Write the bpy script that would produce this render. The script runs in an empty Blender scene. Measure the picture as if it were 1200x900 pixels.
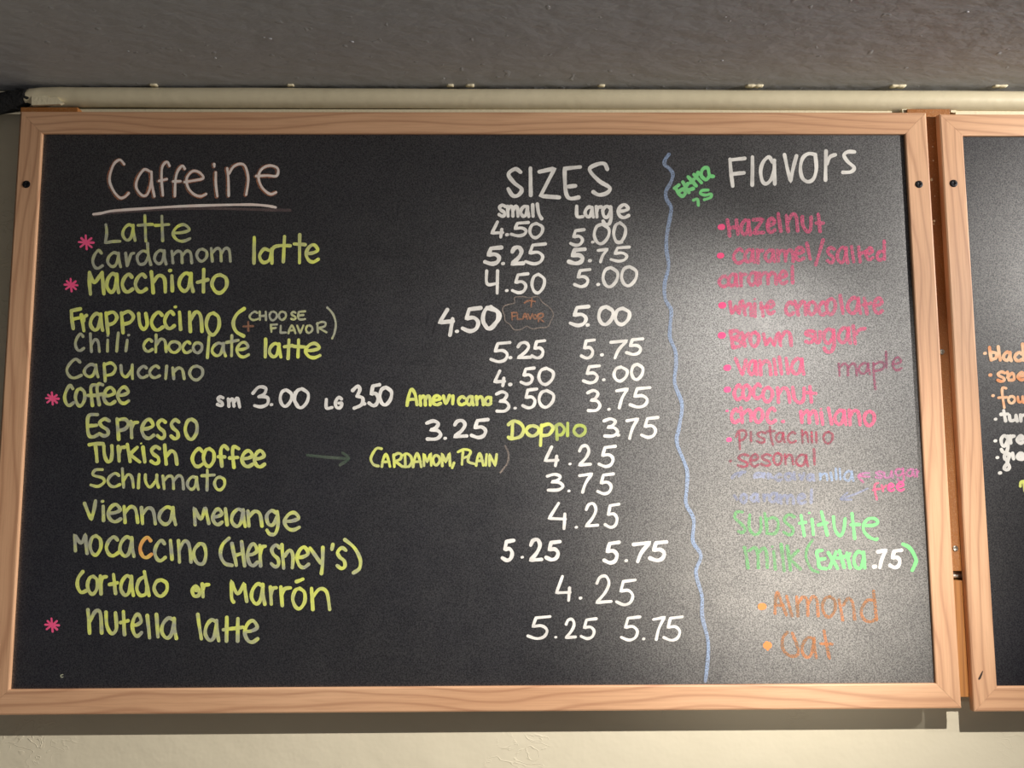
import bpy, bmesh, math, random
from mathutils import Vector, Matrix
random.seed(7)
S = bpy.context.scene
COL = S.collection

# ------------------------------------------------------------------ camera
TOP = 2.25                                   # height of the board's top edge; front of the frames is the plane y = 0
F_PX = 950.0
r0 = Vector((0.99993698, 0.00371087, -0.01059575))
r1 = Vector((-0.00258342, 0.99452131, 0.10450206))
r2 = Vector((0.0109255, -0.10446811, 0.99446822))
w3 = lambda v: Vector((v[0], v[2], -v[1]))   # (right, down, into wall) -> world
CX, CY, CZ = w3(r0), w3(r1), w3(r2)
CAM = Vector((0.60309587, -0.97923335, TOP - 0.44769107))
cd = bpy.data.cameras.new('camera'); cam = bpy.data.objects.new('camera', cd); COL.objects.link(cam)
cd.sensor_fit = 'HORIZONTAL'; cd.sensor_width = 36.0; cd.lens = F_PX / 1200 * 36.0; cd.clip_start = 0.02
cam.matrix_world = Matrix(((CX.x, -CY.x, -CZ.x, CAM.x), (CX.y, -CY.y, -CZ.y, CAM.y), (CX.z, -CY.z, -CZ.z, CAM.z), (0, 0, 0, 1)))
S.camera = cam

def at(px, py, Y):
    """world point of the wall-parallel plane y=Y seen at a photo pixel (measurement helper)"""
    d = CX * ((px - 600) / F_PX) + CY * ((py - 450) / F_PX) + CZ
    return CAM + d * ((Y - CAM.y) / d.y)

# ------------------------------------------------------------------ light
W = bpy.data.worlds.new('world'); S.world = W; W.use_nodes = True
bg = W.node_tree.nodes['Background']; bg.inputs['Color'].default_value = (0.80, 0.86, 1.0, 1); bg.inputs['Strength'].default_value = 0.06
def spot(name, loc, target, energy, angle, blend, radius, color):
    l = bpy.data.lights.new(name, 'SPOT'); l.energy = energy; l.spot_size = math.radians(angle); l.spot_blend = blend
    l.shadow_soft_size = radius; l.color = color
    o = bpy.data.objects.new(name, l); COL.objects.link(o); o.location = loc
    o.rotation_euler = (Vector(target) - Vector(loc)).to_track_quat('-Z', 'Y').to_euler(); return o
KEY = Vector((1.20, -0.66, TOP - 0.02))
spot('track_spotlight', KEY, KEY + Vector((-0.56, 0.10, -1.0)), 85, 136, 1.0, 0.006, (1.0, 0.94, 0.86))
spot('added_top_fill', (2.1, -0.66, TOP - 0.02), (0.1, 0.03, TOP + 0.02), 104, 84, 1.0, 0.006, (1.0, 0.94, 0.86))  # added unseen fill that brightens the upper rails and pipe
spot('added_bounce_light', (1.2, -1.9, TOP + 0.02), (1.2, -1.9, 0), 88, 120, 0.6, 0.05, (1.0, 0.94, 0.88))  # added unseen light; its floor bounce lifts the ceiling
spot('added_sheen_light', (2.05, -3.0, 1.12), tuple(at(930, 628, 0)), 225, 9.0, 0.75, 0.12, (1.0, 0.9, 0.76))  # added unseen light that puts the sheen on the lower right of the board
S.view_settings.view_transform = 'Standard'; S.view_settings.look = 'None'
S.view_settings.exposure = 0.0; S.view_settings.gamma = 1.0; S.view_settings.use_curve_mapping = False

# ------------------------------------------------------------------ material helpers
def srgb(r, g, b):
    f = lambda c: (c/255)/12.92 if c/255 <= 0.04045 else ((c/255+0.055)/1.055)**2.4
    return (f(r), f(g), f(b), 1)
class NT:
    def __init__(s, name):
        s.m = bpy.data.materials.new(name); s.m.use_nodes = True; s.t = s.m.node_tree
        s.b = s.t.nodes['Principled BSDF']; s.out = s.t.nodes['Material Output']
    def n(s, t, **k):
        o = s.t.nodes.new(t)
        for a, v in k.items(): setattr(o, a, v)
        return o
    def l(s, a, b): s.t.links.new(a, b)
    def coord(s, scale=(1, 1, 1), kind='Object', offset=(0, 0, 0)):
        c = s.n('ShaderNodeTexCoord'); m = s.n('ShaderNodeMapping'); m.inputs['Scale'].default_value = scale
        m.inputs['Location'].default_value = offset
        s.l(c.outputs[kind], m.inputs['Vector']); return m.outputs['Vector']
    def noise(s, vec, scale, detail=2, rough=0.5, dist=0.0):
        o = s.n('ShaderNodeTexNoise'); s.l(vec, o.inputs['Vector']); o.inputs['Scale'].default_value = scale
        o.inputs['Detail'].default_value = detail; o.inputs['Roughness'].default_value = rough; o.inputs['Distortion'].default_value = dist
        return o.outputs['Fac']
    def ramp(s, fac, stops):
        o = s.n('ShaderNodeValToRGB'); s.l(fac, o.inputs['Fac']); e = o.color_ramp.elements
        while len(e) < len(stops): e.new(0.5)
        for i, (p, c) in enumerate(stops):
            e[i].position = p; e[i].color = c if len(c) == 4 else (*c, 1)
        return o.outputs['Color']
    def math(s, op, a, b=None, clamp=False):
        o = s.n('ShaderNodeMath', operation=op, use_clamp=clamp)
        for i, v in enumerate((a, b)):
            if v is None: continue
            if isinstance(v, (int, float)): o.inputs[i].default_value = v
            else: s.l(v, o.inputs[i])
        return o.outputs[0]
    def mix(s, fac, a, b, blend='MIX'):
        o = s.n('ShaderNodeMix', data_type='RGBA', blend_type=blend)
        for i, v in ((0, fac), (6, a), (7, b)):
            if isinstance(v, (int, float, tuple)): o.inputs[i].default_value = v
            else: s.l(v, o.inputs[i])
        return o.outputs[2]
    def bump(s, h, strength, dist, prev=None):
        o = s.n('ShaderNodeBump'); s.l(h, o.inputs['Height']); o.inputs['Strength'].default_value = strength
        o.inputs['Distance'].default_value = dist
        if prev is not None: s.l(prev, o.inputs['Normal'])
        return o.outputs['Normal']
    def set(s, **k):
        for a, v in k.items():
            i = s.b.inputs[a.replace('_', ' ')]
            if isinstance(v, (int, float, tuple)): i.default_value = v
            else: s.l(v, i)
        return s.m
g3 = lambda v: (v, v, v)

def mat_wood(name, base, dark, light, rough=0.45, freq=78.0):
    t = NT(name)
    info = t.n('ShaderNodeObjectInfo')
    off = t.n('ShaderNodeCombineXYZ'); t.l(t.math('MULTIPLY', info.outputs['Random'], 37.0), off.inputs[0]); t.l(t.math('MULTIPLY', info.outputs['Random'], 11.0), off.inputs[2])
    c = t.n('ShaderNodeTexCoord')
    add = t.n('ShaderNodeVectorMath', operation='ADD'); t.l(c.outputs['Object'], add.inputs[0]); t.l(off.outputs[0], add.inputs[1])
    mp = t.n('ShaderNodeMapping'); mp.inputs['Scale'].default_value = (2.2, 9, 9); t.l(add.outputs[0], mp.inputs['Vector'])
    warp = t.noise(mp.outputs['Vector'], 1.0, 2, 0.5)
    sep = t.n('ShaderNodeSeparateXYZ'); t.l(c.outputs['Object'], sep.inputs[0])
    v = t.math('ADD', t.math('MULTIPLY', sep.outputs[2], freq), t.math('MULTIPLY', warp, 7.5))
    saw = t.math('FRACT', v)
    line = t.ramp(saw, [(0.0, g3(0.75)), (0.12, g3(0.10)), (0.45, g3(0.0)), (0.78, g3(0.25)), (0.93, g3(1.0)), (1.0, g3(0.75))])
    mp2 = t.n('ShaderNodeMapping'); mp2.inputs['Scale'].default_value = (14, 420, 420); t.l(add.outputs[0], mp2.inputs['Vector'])
    fib = t.noise(mp2.outputs['Vector'], 1.0, 3, 0.6)
    mp3 = t.n('ShaderNodeMapping'); mp3.inputs['Scale'].default_value = (3, 20, 20); t.l(add.outputs[0], mp3.inputs['Vector'])
    big = t.noise(mp3.outputs['Vector'], 1.0, 2, 0.5)
    col = t.mix(t.ramp(big, [(0.35, g3(0)), (0.65, g3(1))]), base, light)
    col = t.mix(t.math('MULTIPLY', line, 0.48), col, dark)
    col = t.mix(t.math('MULTIPLY', t.ramp(fib, [(0.45, g3(0)), (0.8, g3(1))]), 0.35), col, dark)
    nrm = t.bump(fib, 0.25, 0.0004)
    return t.set(Base_Color=col, Roughness=rough, Normal=nrm)

M = {}
M['pine'] = mat_wood('pale_pine', srgb(206, 160, 124), srgb(150, 100, 72), srgb(218, 174, 138))
M['oak'] = mat_wood('orange_oak', srgb(176, 118, 62), srgb(110, 66, 30), srgb(196, 136, 76), 0.5, 160)

def mat_varnish():
    t = NT('brown_varnished_batten'); v = t.coord()
    col = t.mix(t.noise(v, 9, 4), srgb(140, 84, 38), srgb(178, 120, 64))
    sp = t.ramp(t.noise(v, 700, 2), [(0.55, g3(0)), (0.72, g3(1))])  # pale specks painted in for glints on the varnish
    col = t.mix(t.math('MULTIPLY', sp, 0.25), col, srgb(215, 180, 130))
    return t.set(Base_Color=col, Roughness=0.38, Normal=t.bump(t.noise(v, 600, 3), 0.6, 0.0008))
M['varnish'] = mat_varnish()

def mat_board(seed, spec):
    """black chalkboard paint: fine orange-peel relief whose facets catch the light"""
    t = NT('chalkboard_black'); v = t.coord(offset=(seed, 0, 0))
    col = t.mix(t.ramp(t.noise(v, 5, 4, 0.6), [(0.35, g3(0)), (0.7, g3(1))]), srgb(7, 7, 16), srgb(12, 12, 24))
    smear = t.ramp(t.noise(t.coord((3.0, 1, 9.0), offset=(seed, 0, 2)), 2.2, 6, 0.62, 0.6), [(0.56, g3(0)), (0.78, g3(1))])
    col = t.mix(t.math('MULTIPLY', smear, 0.09), col, srgb(96, 92, 92))
    grain = t.noise(v, 620, 3, 0.75); fine = t.noise(v, 900, 2, 0.6)
    n1 = t.bump(grain, 0.12, 0.0012); n2 = t.bump(fine, 0.10, 0.0005, n1)
    gl = t.ramp(grain, [(0.38, g3(0.38)), (0.62, g3(1.0))])
    s = t.math('MULTIPLY', gl, spec)
    ro = t.ramp(t.noise(v, 30, 3), [(0.3, g3(0.41)), (0.7, g3(0.45))])
    return t.set(Base_Color=col, Roughness=ro, Specular_IOR_Level=s, IOR=1.95, Normal=n2)
M['board'] = mat_board(0.0, 1.0)
M['board_matt'] = mat_board(3.0, 0.35)

def mat_plaster():
    t = NT('cream_plaster'); v = t.coord()
    col = t.mix(t.noise(v, 3.5, 5, 0.6), srgb(212, 203, 178), srgb(224, 216, 194))
    lum = t.noise(v, 14, 4, 0.55); ridge = t.noise(t.coord((1, 1, 1.6)), 26, 2, 0.4, 2.4)
    rr = t.ramp(ridge, [(0.47, g3(0)), (0.5, g3(1)), (0.53, g3(0))])
    msk = t.ramp(t.noise(v, 6.5, 2), [(0.52, g3(0)), (0.66, g3(1))])
    h = t.math('ADD', lum, t.math('MULTIPLY', t.math('MULTIPLY', rr, msk), 0.35))
    return t.set(Base_Color=col, Roughness=0.62, Normal=t.bump(h, 0.5, 0.004))
M['plaster'] = mat_plaster()
def mat_ceiling():
    t = NT('grey_painted_ceiling'); v = t.coord()
    col = t.mix(t.noise(v, 4, 5, 0.6), srgb(156, 158, 165), srgb(168, 170, 177))
    h = t.math('ADD', t.noise(t.coord((1.0, 2.0, 1)), 30, 4, 0.55), t.math('MULTIPLY', t.ramp(t.noise(v, 70, 1), [(0.72, g3(0)), (0.8, g3(1))]), 0.8))
    return t.set(Base_Color=col, Roughness=0.5, Normal=t.bump(h, 0.55, 0.003))
M['ceiling'] = mat_ceiling()
def mat_pipe():
    t = NT('cream_painted_pipe'); v = t.coord()
    col = t.mix(t.noise(v, 12, 4), srgb(206, 196, 166), srgb(222, 212, 184))
    return t.set(Base_Color=col, Roughness=0.38, Normal=t.bump(t.noise(v, 60, 3), 0.3, 0.002))
M['pipe'] = mat_pipe()
def plain(name, col, rough=0.6, metal=0.0, bump=None):
    t = NT(name); k = dict(Base_Color=col, Roughness=rough, Metallic=metal)
    if bump: k['Normal'] = t.bump(t.noise(t.coord(), bump[0], 4), bump[1], bump[2])
    return t.set(**k)
M['paint_flake'] = plain('flaking_cream_paint', srgb(224, 214, 184), 0.6, 0, (300, 0.5, 0.001))
M['black_wrap'] = plain('black_cloth_wrap', srgb(14, 14, 16), 0.9, 0, (260, 0.8, 0.002))
M['screw'] = plain('black_screw', srgb(26, 26, 30), 0.5, 0.6, (400, 0.2, 0.0005))
M['steel'] = plain('grey_steel', srgb(190, 185, 175), 0.32, 1.0, (200, 0.1, 0.0005))
M['white_metal'] = plain('pale_metal', srgb(235, 235, 230), 0.3, 0.5, (200, 0.1, 0.0005))
M['scuff'] = plain('dark_scuff', srgb(60, 45, 36), 0.8)
M['gap'] = plain('dark_gap', srgb(22, 20, 18), 0.95, 0, (80, 0.5, 0.002))

def mat_chalk(name, col, alt, amt=0.5, cover=1.0):
    """chalk-marker ink: colour thins to the second colour in patches; cover < 1 leaves board showing between"""
    t = NT(name); v = t.coord()
    f = t.ramp(t.noise(v, 62, 2, 0.55), [(0.5 - 0.16 - (amt-0.5)*0.4, g3(0)), (0.5 + 0.16 - (amt-0.5)*0.4, g3(1))])
    c = t.mix(f, col, alt)
    c = t.mix(t.math('MULTIPLY', t.ramp(t.noise(v, 900, 2), [(0.5, g3(0)), (0.75, g3(1))]), 0.10), c, srgb(30, 30, 34))
    k = dict(Base_Color=c, Roughness=0.85, Specular_IOR_Level=0.25)
    if cover < 1:
        k['Alpha'] = t.ramp(t.noise(v, 520, 3, 0.7), [(max(0.0, 0.62 - cover*0.45), g3(min(1, cover*1.1))), (min(1, 1.12 - cover*0.45), g3(cover*0.25))])
    return t.set(**k)
Y1, Y2, GR = srgb(218, 226, 112), srgb(190, 194, 132), srgb(164, 166, 148)
INK = {
 'y': mat_chalk('chalk_yellow_green', Y1, Y2, 0.45), 'm': mat_chalk('chalk_yellow_green_faded', Y1, GR, 0.55),
 'g': mat_chalk('chalk_grey_green', GR, Y2, 0.35), 'w': mat_chalk('chalk_white', srgb(232, 230, 226), srgb(205, 203, 200), 0.4),
 'h': mat_chalk('chalk_dusty_white', srgb(226, 208, 200), srgb(228, 218, 212), 0.5), 'o': mat_chalk('chalk_orange_under', srgb(206, 134, 100), srgb(176, 130, 112), 0.5, 0.9),
 'd': mat_chalk('chalk_dull_brown', srgb(132, 114, 112), srgb(104, 90, 92), 0.5, 0.9),
 'p': mat_chalk('chalk_pink', srgb(246, 112, 154), srgb(232, 122, 156), 0.4, 0.96), 'P': mat_chalk('chalk_hot_pink', srgb(244, 88, 138), srgb(234, 98, 142), 0.4),
 'r': mat_chalk('chalk_worn_rose', srgb(176, 78, 100), srgb(140, 76, 92), 0.5, 0.8), 'u': mat_chalk('chalk_worn_mauve', srgb(176, 92, 124), srgb(150, 90, 116), 0.5, 0.75),
 'b': mat_chalk('chalk_blue', srgb(158, 180, 216), srgb(162, 178, 206), 0.4, 0.92), 'B': mat_chalk('chalk_smeared_blue', srgb(164, 172, 202), srgb(140, 146, 172), 0.5, 0.6),
 'l': mat_chalk('chalk_lilac_pink', srgb(206, 112, 160), srgb(196, 140, 186), 0.5, 0.85), 'e': mat_chalk('chalk_green', srgb(120, 192, 126), srgb(126, 176, 126), 0.45, 0.92),
 'E': mat_chalk('chalk_bright_green', srgb(124, 214, 134), srgb(128, 200, 134), 0.4), 'G': mat_chalk('chalk_faint_green', srgb(72, 92, 78), srgb(110, 120, 108), 0.5, 0.8),
 'a': mat_chalk('chalk_orange', srgb(214, 142, 96), srgb(160, 118, 84), 0.5, 0.85), 'A': mat_chalk('chalk_bright_orange', srgb(238, 142, 86), srgb(230, 138, 86), 0.4),
 'c': mat_chalk('chalk_cloud_line', srgb(168, 154, 144), srgb(140, 130, 124), 0.5, 0.8), 'n': mat_chalk('chalk_dull_orange', srgb(196, 140, 110), srgb(164, 120, 98), 0.5, 0.8),
 'T': mat_chalk('chalk_peach_yellow', srgb(226, 214, 112), srgb(232, 164, 96), 0.5), 'q': mat_chalk('chalk_olive', srgb(178, 194, 92), srgb(160, 170, 104), 0.45),
 't': mat_chalk('chalk_peach', srgb(244, 208, 174), srgb(232, 154, 108), 0.45), 'x': mat_chalk('chalk_ghost', srgb(62, 62, 66), srgb(48, 48, 52), 0.5, 0.55),
}

# ------------------------------------------------------------------ mesh helpers
def link(name, me, mat, parent=None):
    o = bpy.data.objects.new(name, me); COL.objects.link(o)
    if mat is not None: me.materials.append(mat)
    if parent is not None: o.parent = parent
    return o
def obj(name, bm, mat, parent=None, smooth=False):
    me = bpy.data.meshes.new(name); bmesh.ops.recalc_face_normals(bm, faces=bm.faces[:]); bm.to_mesh(me); bm.free()
    if smooth:
        for p in me.polygons: p.use_smooth = True
    return link(name, me, mat, parent)
def bm_box(bm, x0, x1, y0, y1, z0, z1, bevel=0.0):
    r = bmesh.ops.create_cube(bm, size=1.0)
    for v in r['verts']:
        v.co = Vector(((x0+x1)/2 + v.co.x*(x1-x0), (y0+y1)/2 + v.co.y*(y1-y0), (z0+z1)/2 + v.co.z*(z1-z0)))
    if bevel: bmesh.ops.bevel(bm, geom=list({e for v in r['verts'] for e in v.link_edges}), offset=bevel, segments=2, affect='EDGES', profile=0.6)
def box(name, dims, mat, parent=None, bevel=0.0):
    bm = bmesh.new(); bm_box(bm, *dims, bevel); return obj(name, bm, mat, parent)
def empty(name, loc, label, cat, group=None):
    o = bpy.data.objects.new(name, None); COL.objects.link(o); o.location = loc; o.empty_display_size = 0.05
    o['label'] = label; o['category'] = cat
    if group: o['group'] = group
    return o
def tag(o, label, cat, group=None):
    o['label'] = label; o['category'] = cat
    if group: o['group'] = group
    return o
def tube(path, rad, seg=20, caps=True, rfun=None):
    bm = bmesh.new(); rings = []
    n = len(path)
    for i, p in enumerate(path):
        d = (path[min(i+1, n-1)] - path[max(i-1, 0)]).normalized()
        a = d.cross(Vector((0, 0, 1))).normalized(); b = a.cross(d).normalized()
        ring = []
        for k in range(seg):
            t = 2*math.pi*k/seg; r = rad if rfun is None else rfun(i/(n-1), t)
            ring.append(bm.verts.new(p + a*math.cos(t)*r + b*math.sin(t)*r))
        rings.append(ring)
    for i in range(n-1):
        for k in range(seg):
            bm.faces.new((rings[i][k], rings[i][(k+1) % seg], rings[i+1][(k+1) % seg], rings[i+1][k]))
    if caps: bm.faces.new(rings[0]); bm.faces.new(rings[-1])
    return bm

# ------------------------------------------------------------------ depths
SURF, BACK, WALL = 0.0034, 0.0092, 0.0315
MM = 0.00103                                  # one photo pixel on the board, in metres

# ------------------------------------------------------------------ the setting
ceil_z = at(700, 115.5, WALL - 0.0128).z + 0.0128 + 0.0016
o = box('wall_back', (-2.2, 3.6, WALL, WALL + 0.15, 0.0, ceil_z + 0.3), M['plaster']); o['kind'] = 'structure'
o = box('ceiling', (-2.2, 3.6, -3.4, WALL - 0.004, ceil_z, ceil_z + 0.12), M['ceiling']); o['kind'] = 'structure'
# open joint over the pipe, where the ceiling board stops short of the wall
o = box('trim_1', (-2.2, 3.6, WALL - 0.0039, WALL - 0.0001, ceil_z + 0.004, ceil_z + 0.1), M['gap']); o['kind'] = 'structure'
o = box('floor', (-2.2, 3.6, -3.4, WALL, -0.1, 0.0), plain('pale_floor_tile', srgb(205, 198, 186), 0.6, 0, (20, 0.2, 0.002))); o['kind'] = 'structure'

# ------------------------------------------------------------------ pipe under the ceiling
R = 0.0128
zc = at(700, 115.5, WALL - R).z; zl = at(100, 113.5, WALL - R).z; zr = at(1195, 118, WALL - R).z
slope = (zr - zl) / (at(1195, 118, WALL - R).x - at(100, 113.5, WALL - R).x)
xl = at(100, 113.5, WALL - R).x
def catmull(pts, seg=6):
    out = []; n = len(pts)
    for i in range(n-1):
        p0_, p1, p2, p3 = pts[max(i-1, 0)], pts[i], pts[i+1], pts[min(i+2, n-1)]
        if (p1-p2).length < 1e-9: continue
        for k in range(seg):
            t = k/seg
            out.append(0.5*((2*p1) + (p2-p0_)*t + (2*p0_-5*p1+4*p2-p3)*t*t + (3*p1-p0_-3*p2+p3)*t**3))
    out.append(pts[-1].copy()); return out
LEFT_PX = [(-420, 190), (-200, 158), (-90, 139), (-40, 129), (0, 121.8), (20, 118), (37, 116), (60, 114.6), (100, 113.8)]
lp = [at(px, py, WALL - R - 0.0004) for px, py in LEFT_PX]
for p in lp: p.z = min(p.z, ceil_z - R - 0.0016)
path = catmull(lp, 6)
for k in range(1, 60):
    x = lp[-1].x + (2.3 - lp[-1].x)*k/59
    path.append(Vector((x, WALL - R - 0.0004, min(lp[-1].z + (x - lp[-1].x)*slope, ceil_z - R - 0.0012))))
WRAP_END = at(37.5, 116, WALL - R).x
pipe = empty('ceiling_pipe', (0.5, WALL - R, zc), 'cream painted round pipe running under the grey ceiling above the boards', 'pipe')
def child(bm, name, mat, parent, smooth=True, label=None):
    for v in bm.verts: v.co -= parent.location
    o = obj(name, bm, mat, parent, smooth)
    if label: o['label'] = label
    return o
def pr(t, a): return R * (1 + 0.012*math.sin(61*t + 2*a) + 0.01*math.sin(143*t - a))
pbm = tube(path, R, 24, True, pr)
for q in pbm.verts:                                   # inside the wrap the pipe is a little thinner
    if q.co.x < WRAP_END - 0.004:
        ax = min(path, key=lambda p: (p - q.co).length); q.co = ax + (q.co - ax)*0.82
child(pbm, 'pipe_body', M['pipe'], pipe)
# ridge of hardened paint between pipe and ceiling, broken here and there
rnd = random.Random(3)
for (a, b, h) in ((872, 892, 2.6), (1040, 1058, 2.4), (1160, 1176, 1.6), (178, 187, 1.6), (338, 346, 1.4), (524, 532, 1.6), (546, 556, 1.7), (700, 708, 1.2)):
    bm = bmesh.new(); n = max(4, int((b-a)/2)); top = []; bot = []
    for i in range(n+1):
        x = at(a + (b-a)*i/n, 106, WALL - R).x; hh = h*MM*(0.35 + 0.65*rnd.random())*(0.3 if i in (0, n) else 1)
        zz = ceil_z - 0.0001; yy = WALL - 2*R + 0.0035
        top.append((bm.verts.new((x, yy - hh*0.9, zz)), bm.verts.new((x, yy + 0.005, zz))))
        bot.append((bm.verts.new((x, yy - hh*0.2, zz - 0.0008 - hh*0.8)), bm.verts.new((x, yy + 0.005, zz - 0.0008 - hh*0.8))))
    for i in range(n):
        bm.faces.new((top[i][0], top[i+1][0], bot[i+1][0], bot[i][0])); bm.faces.new((bot[i][0], bot[i+1][0], bot[i+1][1], bot[i][1]))
        bm.faces.new((top[i][1], bot[i][1], bot[i+1][1], top[i+1][1])); bm.faces.new((top[i][0], top[i][1], top[i+1][1], top[i+1][0]))
    bm.faces.new((top[0][0], bot[0][0], bot[0][1], top[0][1])); bm.faces.new((top[n][0], top[n][1], bot[n][1], bot[n][0]))
    child(bm, 'paint_ridge', M['paint_flake'], pipe, True)
# flaked paint edge where the wrap starts
def flat_patch(pts, Y, th, wrap=True):
    bm = bmesh.new()
    f = [bm.verts.new(at(px, py, Y)) for px, py in pts]; bk = [bm.verts.new(v.co + Vector((0, th, 0))) for v in f]
    bm.faces.new(f); bm.faces.new(bk[::-1])
    for i in range(len(f)):
        j = (i+1) % len(f); bm.faces.new((f[i], f[j], bk[j], bk[i]))
    return bm
child(flat_patch([(37, 113), (50, 111.8), (55, 112), (58.5, 114.6), (64, 113.6), (67, 114.2), (70.5, 117.5), (74, 120), (70, 122), (37, 123)], WALL - 2*R - 0.0006, 0.004), 'paint_flake', M['paint_flake'], pipe, False, 'raised paler flake of paint')

# black wrap round the left end of the pipe
wp = [p for p in path if p.x < WRAP_END]; wp.append(Vector((WRAP_END, wp[-1].y, at(37.5, 116, WALL - R).z)))
wr = random.Random(5)
bm = tube(wp, R, 40, True, lambda t, a: min(R*1.0 + 0.0002 + 0.00045*math.sin(7*a + 9*t) + 0.0004*math.sin(47*t + 3*a), R + 0.0003))
for v in bm.verts:
    if abs(v.co.x - WRAP_END) < 0.006: v.co.x += wr.uniform(-0.0035, 0.0025)
wrap = empty('black_pipe_wrap', wp[-1], 'rough black cloth wrap around the pipe at the upper left corner', 'pipe wrap')
child(bm, 'wrap_sleeve', M['black_wrap'], wrap)

# ------------------------------------------------------------------ battens behind the boards
def batten(px0, px1, pytop, pybot, mat, label, name='wooden_batten'):
    a = at(px0, pytop, BACK); b = at(px1, pytop, BACK); c = at((px0+px1)/2, pybot, BACK)
    e = empty(name, ((a.x+b.x)/2, WALL, c.z), label, 'batten')
    bm = bmesh.new(); bm_box(bm, a.x, b.x, BACK + 0.0002, WALL - 0.0002, c.z, a.z, 0.0008)
    # the wood grain runs along the strip: local x is up
    for v in bm.verts: v.co -= e.location
    m = Matrix.Rotation(math.pi/2, 4, 'Y')
    bm.transform(m.inverted()); o = obj('strip', bm, mat, e); o.matrix_local = m
    return e
battL = batten(24, 91, 125.5, 815, M['varnish'], 'dark brown batten behind the upper left corner of the large menu board')
battR = batten(1063, 1113, 127.5, 669.5, M['varnish'], 'long glossy brown batten in the slot between the two boards')
a = at(1063, 600, BACK); bR = battR
xs0 = at(1063, 127.5, BACK).x; xs1 = at(1113, 127.5, BACK).x
zt = at(1122, 680.5, BACK).z; zb = at(1125, 817, BACK).z
e = empty('wooden_batten', ((xs0+xs1)/2, WALL, zb), 'short unvarnished orange wood batten low in the slot between the two boards', 'batten')
bm = bmesh.new(); bm_box(bm, xs0, xs1 + 0.008, BACK + 0.0002, WALL - 0.0002, zb, zt, 0.0006)
for v in bm.verts: v.co -= e.location
m = Matrix.Rotation(math.pi/2, 4, 'Y'); bm.transform(m.inverted()); o = obj('strip', bm, M['oak'], e); o.matrix_local = m
# pale metal strip crossing the slot
z0, z1 = at(1122, 680, BACK).z, at(1122, 669.5, BACK).z
ms = empty('metal_strip', ((xs0+xs1)/2, WALL, z0), 'small pale metal strip crossing the slot between the two battens', 'metal strip')
bm = tube([Vector((xs0 + 0.004, 0.0205, (z0+z1)/2)), Vector((xs1 + 0.006, 0.0205, (z0+z1)/2))], 0.0042, 20)
child(bm, 'tube', M['white_metal'], ms, True)
bm = bmesh.new(); bm_box(bm, xs0 + 0.002, xs1 + 0.0075, 0.0245, WALL - 0.0003, z0 + 0.0002, z1 - 0.0002, 0.0004)
child(bm, 'back_plate', M['steel'], ms, False)

def screw_bm(c, r, depth, slot=True):
    """countersunk round head with a cross recess, facing the room"""
    bm = bmesh.new(); n = 24; prof = [(r, 0.0), (r*0.96, -depth*0.55), (r*0.75, -depth*0.9), (r*0.45, -depth)]
    rings = []
    for rr, yy in prof: rings.append([bm.verts.new(c + Vector((rr*math.cos(2*math.pi*k/n), yy, rr*math.sin(2*math.pi*k/n)))) for k in range(n)])
    for i in range(len(prof)-1):
        for k in range(n): bm.faces.new((rings[i][k], rings[i][(k+1) % n], rings[i+1][(k+1) % n], rings[i+1][k]))
    # cross recess: pull alternate inner vertices back
    ctr = bm.verts.new(c + Vector((0, -depth*0.2, 0)))
    inner = rings[-1]
    for k in range(n):
        bm.faces.new((inner[k], inner[(k+1) % n], ctr))
    for q in range(4):
        inner[(q*6) % n].co.y = c.y - depth*0.25
    bm.faces.new(rings[0]); return bm
def screw(px, py, Y, rpx, parent, mat='screw', depth=0.0012, label=None):
    c = at(px, py, Y); return child(screw_bm(c, rpx*MM, depth), 'screw', M[mat], parent, False, label)

for px, py in ((1103.7, 412.3), (1119.5, 642.7)): screw(px, py, BACK, 3.4, battR, 'steel', 0.0014, 'grey steel screw')
for px, py, s in ((1091.7, 210.5, 1.6), (1094.5, 259, 1.6), (1093.6, 188, 0.9), (1093, 172, 0.8), (1094.3, 262.5, 1.0), (1095.5, 230, 0.7)):
    c = at(px, py, BACK); bm = bmesh.new(); bmesh.ops.create_icosphere(bm, subdivisions=1, radius=s*MM)
    for v in bm.verts: v.co = Vector((v.co.x, v.co.y*0.5, v.co.z*1.2)) * (0.8 + 0.4*rnd.random()) + c
    child(bm, 'paint_fleck', M['paint_flake'], battR, False)
# cream strip of old paint on top of the batten's left side
child(flat_patch([(1057, 127.8), (1068, 127.6), (1069, 131), (1058, 133)], BACK + 0.003, 0.006), 'paint_flake', M['paint_flake'], battR, False)
child(flat_patch([(1114.5, 127.6), (1119.5, 127.9), (1121, 130.5), (1118, 132), (1114.2, 131.5)], BACK + 0.008, 0.004), 'paint_flake', M['paint_flake'], battR, False)

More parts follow.
